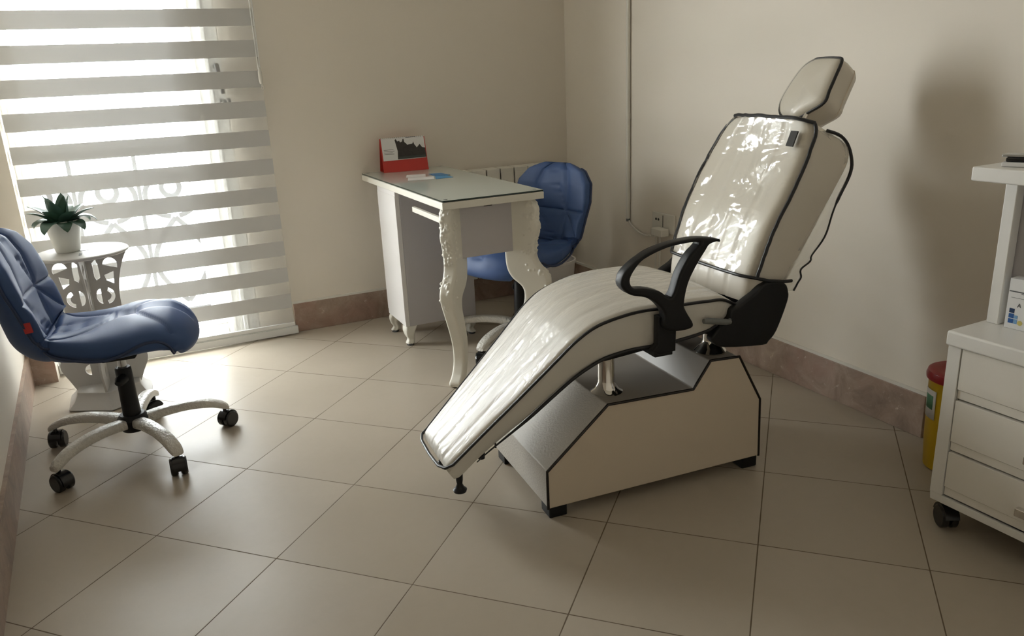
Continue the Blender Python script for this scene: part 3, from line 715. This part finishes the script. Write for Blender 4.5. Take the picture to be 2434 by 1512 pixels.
def leaf(L, w, droop, m, rz, tilt, base):
    rows = []; N = 12
    for i in range(N+1):
        k = i/N; ww = w*(math.sin(PI*min(1, (k*0.86+0.13)))**0.8)*(1 if k < 0.92 else (1-k)/0.08*1.0+0.02)
        ang = tilt-droop*k*k
        if i == 0: x, z = 0, 0
        else: x += L/N*math.cos(ang); z += L/N*math.sin(ang)
        th = 0.0045*(1-k)+0.0008
        ring = []
        for a in range(10):
            q = 2*PI*a/10; u = math.cos(q); v = math.sin(q)
            ring.append((x-(v*th+0.25*ww*u*u)*math.sin(ang)*1.0, u*ww, z+(v*th+0.25*ww*u*u)*math.cos(ang)))
        rows.append(ring)
    o = MB().loft(rows).build('leaf', m, pt, smooth=True, angle=80, loc=base, rot=(0, 0, rz)); return o
lr = random.Random(11)
specs = []
for i in range(9): specs.append((lr.uniform(0.105, 0.14), 0.030, 1.5, 2*PI*i/9+lr.uniform(-0.2, 0.2), lr.uniform(0.35, 0.6)))
for i in range(8): specs.append((lr.uniform(0.10, 0.125), 0.029, 0.5, 2*PI*i/8+0.4+lr.uniform(-0.2, 0.2), lr.uniform(0.65, 0.9)))
for i in range(6): specs.append((lr.uniform(0.105, 0.135), 0.025, 0.15, 2*PI*i/6+0.2, lr.uniform(1.1, 1.4)))
for i, (L, w, dp, rz, ti) in enumerate(specs):
    leaf(L, w, dp, M_LEAF if i % 3 else M_LEAF2, rz, ti, (0.012*math.cos(rz), 0.012*math.sin(rz), 0.105))

# ------------------------------------------------------------------ manicure desk
dk = thing('manicure_desk', 'narrow white manicure desk with glass top and carved cabriole legs by the wall', 'desk', (1.40, 0.25, 0))
# local: x 0..0.42 across, y 0..1.12 along
MB().box(0, 0.425, 0.0, 1.12, 0.722, 0.750).build('desktop', M_DESK, dk, bevel=0.003)
gt = MB().box(0.002, 0.423, 0.002, 1.118, 0.7515, 0.757).build('glass_top', [M_DGLASS], dk)
gt.data.materials.append(M_DGEDGE)
for p in gt.data.polygons:
    if abs(p.normal.z) < 0.5: p.material_index = 1
for x, y in ((0.025, 0.03), (0.40, 0.03), (0.025, 1.09), (0.40, 1.09)):
    MB().lathe([(0, 0.757), (0.008, 0.757), (0.008, 0.7578), (0, 0.7578)], 16, (x, y, 0)).build('glass_pad', M_GREYP, dk)
MB().box(0.008, 0.028, 0.62, 0.89, 0.095, 0.722).box(0.028, 0.36, 0.875, 0.89, 0.095, 0.722).box(0.345, 0.36, 0.635, 0.875, 0.095, 0.722).box(0.028, 0.345, 0.635, 0.875, 0.095, 0.11).build('cabinet', M_PEDW, dk, bevel=0.002)
MB().box(0.028, 0.36, 0.618, 0.635, 0.095, 0.722).build('cabinet_panel', M_BOARDSH, dk, bevel=0.0015)
MB().box(0.007, 0.0085, 0.62, 0.89, 0.12, 0.70).build('cabinet_side', M_PEDW, dk)
MB().box(0.075, 0.345, 0.080, 0.094, 0.512, 0.722).build('apron', M_BOARDSH, dk, bevel=0.001)
MB().box(0.012, 0.026, 0.06, 0.40, 0.662, 0.684).build('drawer_rail', M_DESK, dk, bevel=0.002)
MB().box(0.20, 0.235, 0.0775, 0.0795, 0.706, 0.712).build('key_slot', M_DARK, dk)
# cabriole legs: profile in the diagonal plane (out, z)
LEGP_out = [(0.045, 0.722), (0.066, 0.68), (0.060, 0.645), (0.070, 0.61), (0.056, 0.56), (0.050, 0.50), (0.062, 0.46), (0.096, 0.42), (0.108, 0.385), (0.098, 0.345), (0.060, 0.26), (0.026, 0.17), (0.022, 0.10), (0.044, 0.05), (0.074, 0.026), (0.078, 0.008), (0.066, 0.0)]
LEGP_in = [(0.030, 0.0), (0.004, 0.03), (-0.022, 0.10), (-0.030, 0.17), (-0.020, 0.24), (0.0, 0.31), (-0.006, 0.36), (-0.05, 0.40), (-0.072, 0.45), (-0.075, 0.55), (-0.070, 0.722)]
legs = []
for (x, y, an) in ((0.062, 0.080, math.radians(225)), (0.363, 0.072, math.radians(315))):
    po_ = [q for q in catmull(LEGP_out, 5, False)]+[q for q in catmull(LEGP_in, 5, False)]
    lo = plate('leg', po_, [], 0.052, 0.010, M_DESK, dk, loc=(x, y, 0), rot=(0, 0, an), bres=3)
    cr = MB(); r2 = random.Random(5)
    for i in range(120):
        zz = r2.choice([r2.uniform(0.50, 0.71), r2.uniform(0.50, 0.71), r2.uniform(0.33, 0.46)]); xo = lerp_tab([(q[1], q[0]) for q in LEGP_out[::-1]], zz)
        sx = r2.uniform(-1, 1); R_ = r2.uniform(0.004, 0.008)
        if abs(sx) < 0.7: c0 = (xo-0.001, sx*0.024, zz)
        else: c0 = (xo-r2.uniform(0.004, 0.055), math.copysign(0.0245, sx), zz)
        st2 = r2.uniform(1.0, 2.6)
        cr.lathe([(0.0, -R_*0.7*st2), (R_*0.8, -R_*0.35*st2), (R_, 0), (R_*0.8, R_*0.35*st2), (0.0, R_*0.7*st2)], 10, c0)
    co = cr.build('tmp', M_DESK); bm = bmesh.new(); bm.from_mesh(lo.data); bm.from_mesh(co.data); bm.to_mesh(lo.data); bm.free()
    bpy.data.objects.remove(co)
    md = lo.modifiers.new('carve', 'REMESH'); md.mode = 'VOXEL'; md.voxel_size = 0.0022; md.use_smooth_shade = True
    md = lo.modifiers.new('soft', 'SMOOTH'); md.factor = 0.5; md.iterations = 2
def claw(x, y, an):
    rings = []
    for (xx, zz, r) in catmull([(0.0, 0.095, 0.034), (0.012, 0.075, 0.030), (0.016, 0.05, 0.022), (0.008, 0.03, 0.017), (0.016, 0.014, 0.020), (0.02, 0.010, 0.018)], 4, False):
        rings.append([(xx+r*math.cos(a)*(1+0.12*math.cos(5*a)), r*math.sin(a)*(1+0.12*math.cos(5*a)), zz) for a in [2*PI*k/30 for k in range(30)]])
    f = MB().loft(rings).build('claw_foot', M_DESK, dk, smooth=True, angle=70, loc=(x, y, 0), rot=(0, 0, an))
    MB().lathe([(0, 0), (0.016, 0), (0.018, 0.004), (0.018, 0.011), (0, 0.011)], 16, (0.018, 0, 0)).build('foot_cap', M_WRAPD, f, smooth=True)
for x, y, an in ((0.040, 0.650, 225), (0.040, 0.858, 135), (0.328, 0.650, 315), (0.328, 0.858, 45)): claw(x, y, math.radians(an))

# things on the desk
cl = thing('desk_calendar', 'red tent desk calendar with a dark castle photo standing on the glass desk', 'calendar', (1.490, 1.283, 0.7573), math.radians(-5))
cw, chh = 0.225, 0.165
import_tilt = math.radians(16)
fr_ = lambda u, v, off=0.0: Vector((u, v*math.sin(import_tilt)-off*math.cos(import_tilt), v*math.cos(import_tilt)+off*math.sin(import_tilt)))
def card(mb, pts, o0, o1, mi=0):
    n = len(pts); v = [fr_(p[0], p[1], o0) for p in pts]+[fr_(p[0], p[1], o1) for p in pts]
    mb.add(v, [tuple(range(n-1, -1, -1)), tuple(range(n, 2*n))]+[(i, (i+1) % n, n+(i+1) % n, n+i) for i in range(n)], mi); return mb
st_ = card(MB(), [(0, 0), (cw, 0), (cw, chh), (0, chh)], -0.001, 0.001)
tx = fr_(0, chh); b2 = 0.092
st_.add([(0, tx.y, tx.z), (cw, tx.y, tx.z), (cw, b2, 0), (0, b2, 0), (0, tx.y-0.002, tx.z), (cw, tx.y-0.002, tx.z), (cw, b2-0.002, 0), (0, b2-0.002, 0)], [(0, 1, 2, 3), (7, 6, 5, 4), (0, 3, 7, 4), (1, 5, 6, 2), (2, 6, 7, 3)])
st_.add([(0, 0, 0), (cw, 0, 0), (cw, b2, 0), (0, b2, 0), (0, 0, 0.0015), (cw, 0, 0.0015), (cw, b2, 0.0015), (0, b2, 0.0015)], [(3, 2, 1, 0), (4, 5, 6, 7), (0, 1, 5, 4), (1, 2, 6, 5), (2, 3, 7, 6), (3, 0, 4, 7)])
st_.build('stand', M_REDCARD, cl)
tx_ = card(MB(), [(0.006, 0.056), (cw-0.004, 0.060), (cw-0.004, chh+0.003), (0.006, chh+0.001)], 0.0015, 0.0025)
sil = [(0.078, 0.060), (0.082, 0.100), (0.074, 0.155), (0.080, 0.160), (0.086, 0.148), (0.096, 0.150), (0.100, 0.142), (0.110, 0.146), (0.114, 0.158), (0.119, 0.158), (0.121, 0.142), (0.128, 0.136), (0.133, 0.128), (0.160, 0.132), (0.165, 0.142), (0.169, 0.128), (0.180, 0.112), (0.190, 0.122), (0.196, 0.128), (0.206, 0.112), (cw-0.004, 0.108), (cw-0.004, 0.062)]
pic = card(MB(), sil, 0.0027, 0.0032)
card(pic, [(0.084, 0.062), (cw-0.006, 0.064), (cw-0.006, 0.074), (0.084, 0.072)], 0.0033, 0.0036, 1)
pic.build('picture', [M_DARKPIC, M_GREEN], cl)
for j, (v0, u1) in enumerate(((0.108, 0.062), (0.101, 0.066), (0.094, 0.056), (0.087, 0.064))):
    card(tx_, [(0.014, v0), (u1, v0), (u1, v0+0.0018), (0.014, v0+0.0018)], 0.0024, 0.003, 1)
card(tx_, [(0.130, 0.163), (0.180, 0.164), (0.180, 0.166), (0.130, 0.165)], 0.0024, 0.003, 1)
tx_.build('page', [M_PAPER, M_INK], cl)
cb = MB()
for i in range(22): 
    u = 0.008+i*(cw-0.016)/21; p = fr_(u, chh)
    cb.tube([(u, p.y+0.004*math.cos(a), p.z+0.004*math.sin(a)) for a in [2*PI*k/10 for k in range(10)]], 0.0006, 5, True)
cb.build('wire_binding', M_INK, cl, smooth=True)
def flat(name, pts, z, h, m, label, cat, group=None):
    cx0 = sum(p[0] for p in pts)/len(pts); cy0 = sum(p[1] for p in pts)/len(pts)
    o = MB().prism([(p[0]-cx0, p[1]-cy0) for p in pts], 0, h).build(name, m); o.location = (cx0, cy0, z)
    return tag(o, label, cat, group)
flat('business_card', [(1.486, 0.905), (1.600, 0.872), (1.632, 0.970), (1.520, 1.005)], 0.7575, 0.0012, M_PAPER, 'white card lying nearest the front edge on the glass desk', 'card')
flat('leaflet', [(1.515, 1.02), (1.60, 0.99), (1.635, 1.09), (1.55, 1.115)], 0.7575, 0.0008, M_PAPER, 'white paper lying between the red calendar and the white cards', 'paper')
flat('business_card', [(1.606, 0.872), (1.692, 0.875), (1.690, 0.960), (1.638, 0.968)], 0.7575, 0.001, M_BLUEC, 'bright blue card lying right beside the white cards on the glass desk', 'card')
flat('leaflet', [(1.642, 0.975), (1.712, 0.965), (1.705, 1.07), (1.645, 1.075)], 0.7575, 0.001, mat('blue_card_dark', (0.04, 0.20, 0.45), 0.45), 'darker blue card behind the bright blue card on the glass desk', 'card')

# ------------------------------------------------------------------ radiator and waste bin in the corner
rd = thing('radiator', 'cream sectional radiator on the wall behind the desk and blue chair', 'radiator', (1.88, 1.34, 0))
for i in range(7):
    x = i*0.08
    MB().box(x+0.003, x+0.077, -0.046, -0.036, 0.15, 0.70).box(x+0.03, x+0.05, -0.036, 0.04, 0.17, 0.69).box(x+0.006, x+0.074, 0.034, 0.042, 0.17, 0.69).box(x+0.003, x+0.077, -0.046, 0.04, 0.695, 0.722).build('section', M_RAD, rd, bevel=0.006)
MB().tube([(-0.03, 0, 0.19), (0.58, 0, 0.19)], 0.018).build('manifold', M_RAD, rd, smooth=True)
MB().tube([(-0.03, 0, 0.66), (0.58, 0, 0.66)], 0.018).build('manifold', M_RAD, rd, smooth=True)
MB().lathe([(0, 0.0), (0.020, 0.0), (0.022, 0.03), (0.016, 0.05), (0, 0.05)], 20, (0.56, 0, 0.66), 'x').build('valve', M_BLACK, rd, smooth=True)
MB().tube([(0.585, 0, 0.66), (0.59, 0, 0.4), (0.59, 0.02, 0.1), (0.59, 0.03, 0.0)], 0.008).build('pipe', M_RAD, rd, smooth=True)
wbn = thing('waste_bin', 'white plastic waste bin on the floor behind the desk in the corner', 'bin', (2.235, 0.96, 0))
MB().lathe([(0, 0), (0.085, 0), (0.09, 0.006), (0.112, 0.27), (0.117, 0.272), (0.117, 0.285), (0.108, 0.285), (0.086, 0.012), (0, 0.012)], 36).build('bucket', M_PEDW, wbn, smooth=True, angle=40)

# ------------------------------------------------------------------ wall pipe, socket, plug on the right wall
co_ = thing('cable_conduit', 'thin vertical cable pipe running up the right wall', 'pipe', (2.5695, 0.779, 0))
MB().tube([(0, 0, 0.475), (0, 0, 2.715)], 0.010, 12).build('conduit', M_SOCK, co_, smooth=True)
MB().lathe([(0, 0.96), (0.0118, 0.96), (0.0118, 0.985), (0, 0.985)], 16).build('coupling', M_SOCK, co_, smooth=True)
MB().tube(catmull([(0, 0, 0.478), (0.0, -0.03, 0.45), (0.0, -0.09, 0.427), (0.0, -0.15, 0.418), (0, -0.19, 0.425)], 6, False), 0.0045, 8).build('cable', M_SOCK, co_, smooth=True)
MB().lathe([(0, 0.466), (0.0105, 0.466), (0.0105, 0.48), (0, 0.48)], 16).build('end_cap', M_GREYP, co_, smooth=True)
so_ = thing('wall_socket', 'white double power socket on the right wall beside the treatment chair', 'socket', (2.58, 0.49, 0.50))
MB().box(-0.012, 0, -0.085, 0.085, -0.045, 0.045).build('plate', M_SOCK, so_, bevel=0.004)
ho = MB()
for y in (0.052, 0.033): ho.lathe([(0, -0.0135), (0.0058, -0.0135), (0.0058, -0.011), (0, -0.011)], 12, (0, y, 0.012), 'x')
ho.box(-0.0135, -0.011, -0.003, 0.0, -0.02, 0.035)
ho.build('holes', M_DARK, so_)
pl_ = thing('plug_adapter', 'white plug adapter pushed into the power socket on the right wall', 'plug', (2.566, 0.49, 0.462))
MB().box(-0.045, 0.0, -0.055, 0.03, -0.018, 0.018).box(-0.03, 0.0, 0.03, 0.052, -0.03, -0.006).build('body', M_SOCK, pl_, bevel=0.006)
MB().tube(catmull([(-0.02, 0.02, -0.018), (-0.02, 0.02, -0.10), (-0.015, 0.03, -0.22), (-0.012, 0.02, -0.32)], 6, False), 0.004, 8).tube(catmull([(-0.02, -0.01, -0.018), (-0.02, -0.01, -0.12), (-0.015, 0.0, -0.24), (-0.012, 0.01, -0.32)], 6, False), 0.004, 8).build('cord', M_SOCK, pl_, smooth=True)

# ------------------------------------------------------------------ trolley at right, with its things
ct = thing('trolley', 'white drawer trolley on black castors at the right edge', 'trolley', (2.15, -1.27, 0), math.radians(2.0))
D, LEN = 0.36, 0.52     # local x 0..D away from the drawers, y 0..-LEN
MB().box(0.004, D, -LEN, 0.0, 0.075, 0.10).box(0.004, D, -0.02, 0.0, 0.10, 0.505).box(0.004, D, -LEN, -LEN+0.02, 0.10, 0.505).box(D-0.012, D, -LEN+0.02, -0.02, 0.10, 0.505).box(0.03, D-0.012, -LEN+0.02, -0.02, 0.485, 0.505).build('carcass', M_CART, ct, bevel=0.002)
MB().box(0.0, 0.016, -0.033, 0.0, 0.10, 0.508).box(0.0, 0.016, -LEN, -0.033, 0.078, 0.098).build('face_frame', M_CART, ct, bevel=0.001)
MB().box(-0.012, D+0.02, -LEN-0.02, 0.002, 0.508, 0.547).build('worktop', M_CART, ct, bevel=0.006)
MB().box(0.020, 0.024, -LEN+0.02, -0.03, 0.10, 0.508).build('shadow_gap', M_GROOVE, ct)
for z0, z1 in ((0.372, 0.506), (0.230, 0.370), (0.101, 0.228)):
    dw = MB().box(0.002, 0.018, -LEN+0.004, -0.035, z0+0.026, z1-0.0015).box(0.006, 0.018, -LEN+0.004, -0.035, z0+0.0015, z0+0.0245).build('drawer', M_CARTD, ct, bevel=0.0015)
    zc = (z0+z1)/2-0.008
    MB().box(-0.016, 0.0, -0.305, -0.222, zc-0.012, zc+0.008).box(0.0, 0.003, -0.30, -0.29, zc-0.008, zc+0.004).box(0.0, 0.003, -0.24, -0.23, zc-0.008, zc+0.004).build('handle', M_CHROME, dw, bevel=0.003)
for x, y in ((0.03, -0.035), (0.03, -LEN+0.04), (D-0.04, -0.035), (D-0.04, -LEN+0.04)):
    w = MB()
    for s in (-1, 1):
        y0, y1 = (0.003, 0.021) if s > 0 else (-0.021, -0.003)
        w.lathe([(0, y0), (0.027, y0), (0.031, y0+0.003), (0.031, y1-0.003), (0.027, y1), (0, y1)], 28, (0, 0, 0.031), 'y')
    arc = [(0.036*math.cos(q), 0.031+0.036*math.sin(q)) for q in [math.radians(v) for v in range(10, 171, 10)]]
    w.prism(arc+[(0.012*math.cos(q), 0.031+0.012*math.sin(q)) for q in [math.radians(v) for v in range(170, 9, -20)]], -0.018, 0.018, axis='y')
    w.lathe([(0, 0.05), (0.011, 0.05), (0.011, 0.0755), (0, 0.0755)], 16)
    c = w.build('castor', M_BLKG, ct, smooth=True, angle=35, loc=(x, y, 0), rot=(0, 0, math.radians(60)))
MB().box(0.120, 0.150, -0.042, -0.012, 0.547, 0.912).build('post', M_CART, ct, bevel=0.003)
MB().box(0.120, 0.150, -LEN+0.012, -LEN+0.042, 0.547, 0.912).build('post', M_CART, ct, bevel=0.003)
MB().box(0.150, 0.156, -LEN+0.03, -0.03, 0.62, 0.91).build('back_panel', M_BOARDSH, ct)
MB().box(0.0, 0.30, -LEN-0.01, 0.0, 0.912, 0.945).build('shelf', M_CART, ct, bevel=0.004)
bx = thing('product_box', 'white carton with blue squares and a yellow dot standing on the trolley worktop', 'box', (2.268, -1.325, 0.5475), math.radians(4))
# local: front face at x=0, runs along -y
MB().box(0, 0.05, -0.16, 0.0, 0.0, 0.125).build('carton', M_PAPER, bx, bevel=0.001)
mk = MB()
def sq(y, z, w, h, mi): mk.box(-0.0006, 0.0, y-w, y, z, z+h, mi)
for j, zz in enumerate((0.014, 0.027, 0.040)):
    sq(-0.008, zz, 0.012, 0.011, 1 if j < 2 else 0)
sq(-0.021, 0.014, 0.008, 0.011, 2); sq(-0.021, 0.027, 0.008, 0.008, 2)
mk.lathe([(0, -0.0006), (0.006, -0.0006), (0.006, 0), (0, 0)], 20, (0, -0.036, 0.018), 'x', 3)
mk.box(-0.0006, 0, -0.16, -0.002, 0.092, 0.095, 4); mk.box(-0.0006, 0, -0.05, -0.03, 0.089, 0.0905, 4); mk.box(-0.0006, 0, -0.045, -0.008, 0.078, 0.0787, 4)
for q in (-1, 1): mk.add([(-0.0006, -0.029+q*0.0045, 0.056), (-0.0006, -0.029+q*0.0025, 0.056), (-0.0006, -0.029-q*0.0008, 0.066), (-0.0006, -0.029+q*0.0008, 0.066)], [(0, 1, 2, 3)], 4)
mk.box(-0.0006, 0, -0.0315, -0.0265, 0.059, 0.0602, 4)
mk.build('print', [M_BLU1, M_BLU2, M_BLU3, M_YDOT, M_INK], bx)
tw = thing('instrument_case', 'dark glossy instrument case lying on the upper trolley shelf', 'case', (2.185, -1.315, 0.9455), math.radians(20))
MB().box(0, 0.075, -0.14, 0.0, 0, 0.010).build('case_bottom', M_PAPER, tw, bevel=0.002)
MB().box(0.006, 0.070, -0.135, -0.006, 0.010, 0.020).build('case_lid', M_BLKG, tw, bevel=0.003)
MB().box(0.012, 0.05, -0.06, 0.004, 0.020, 0.027).build('clasp', M_STEEL, tw, bevel=0.002)

# ------------------------------------------------------------------ sharps bin
sb = thing('sharps_bin', 'yellow sharps bin with a red lid on the floor beside the trolley', 'bin', (2.480, -1.095, 0))
MB().lathe([(0, 0), (0.066, 0), (0.072, 0.004), (0.078, 0.10), (0.083, 0.288), (0, 0.288)], 40).build('bucket', M_YEL, sb, smooth=True, angle=40)
MB().lathe([(0.084, 0.283), (0.090, 0.285), (0.091, 0.296), (0.087, 0.308), (0.078, 0.312), (0.05, 0.307), (0, 0.307)], 40, cap=False).lathe([(0, 0.307), (0.04, 0.307), (0.036, 0.318), (0, 0.320)], 24).build('lid', M_LID, sb, smooth=True, angle=40)
def curved_label(r0, a0, a1, z0, z1, slope): 
    A = [[((r0+slope*z)*math.cos(a0+(a1-a0)*i/8), (r0+slope*z)*math.sin(a0+(a1-a0)*i/8), z) for i in range(9)] for z in (z0, (z0+z1)/2, z1)]
    return MB().grid(A)
curved_label(0.0768, math.radians(134), math.radians(172), 0.165, 0.255, 0.028).build('label_sticker', M_PAPER, sb, smooth=True, solid=0.0006)
curved_label(0.0774, math.radians(140), math.radians(165), 0.195, 0.238, 0.028).build('label_panel', M_LGREEN, sb, smooth=True, solid=0.0006)
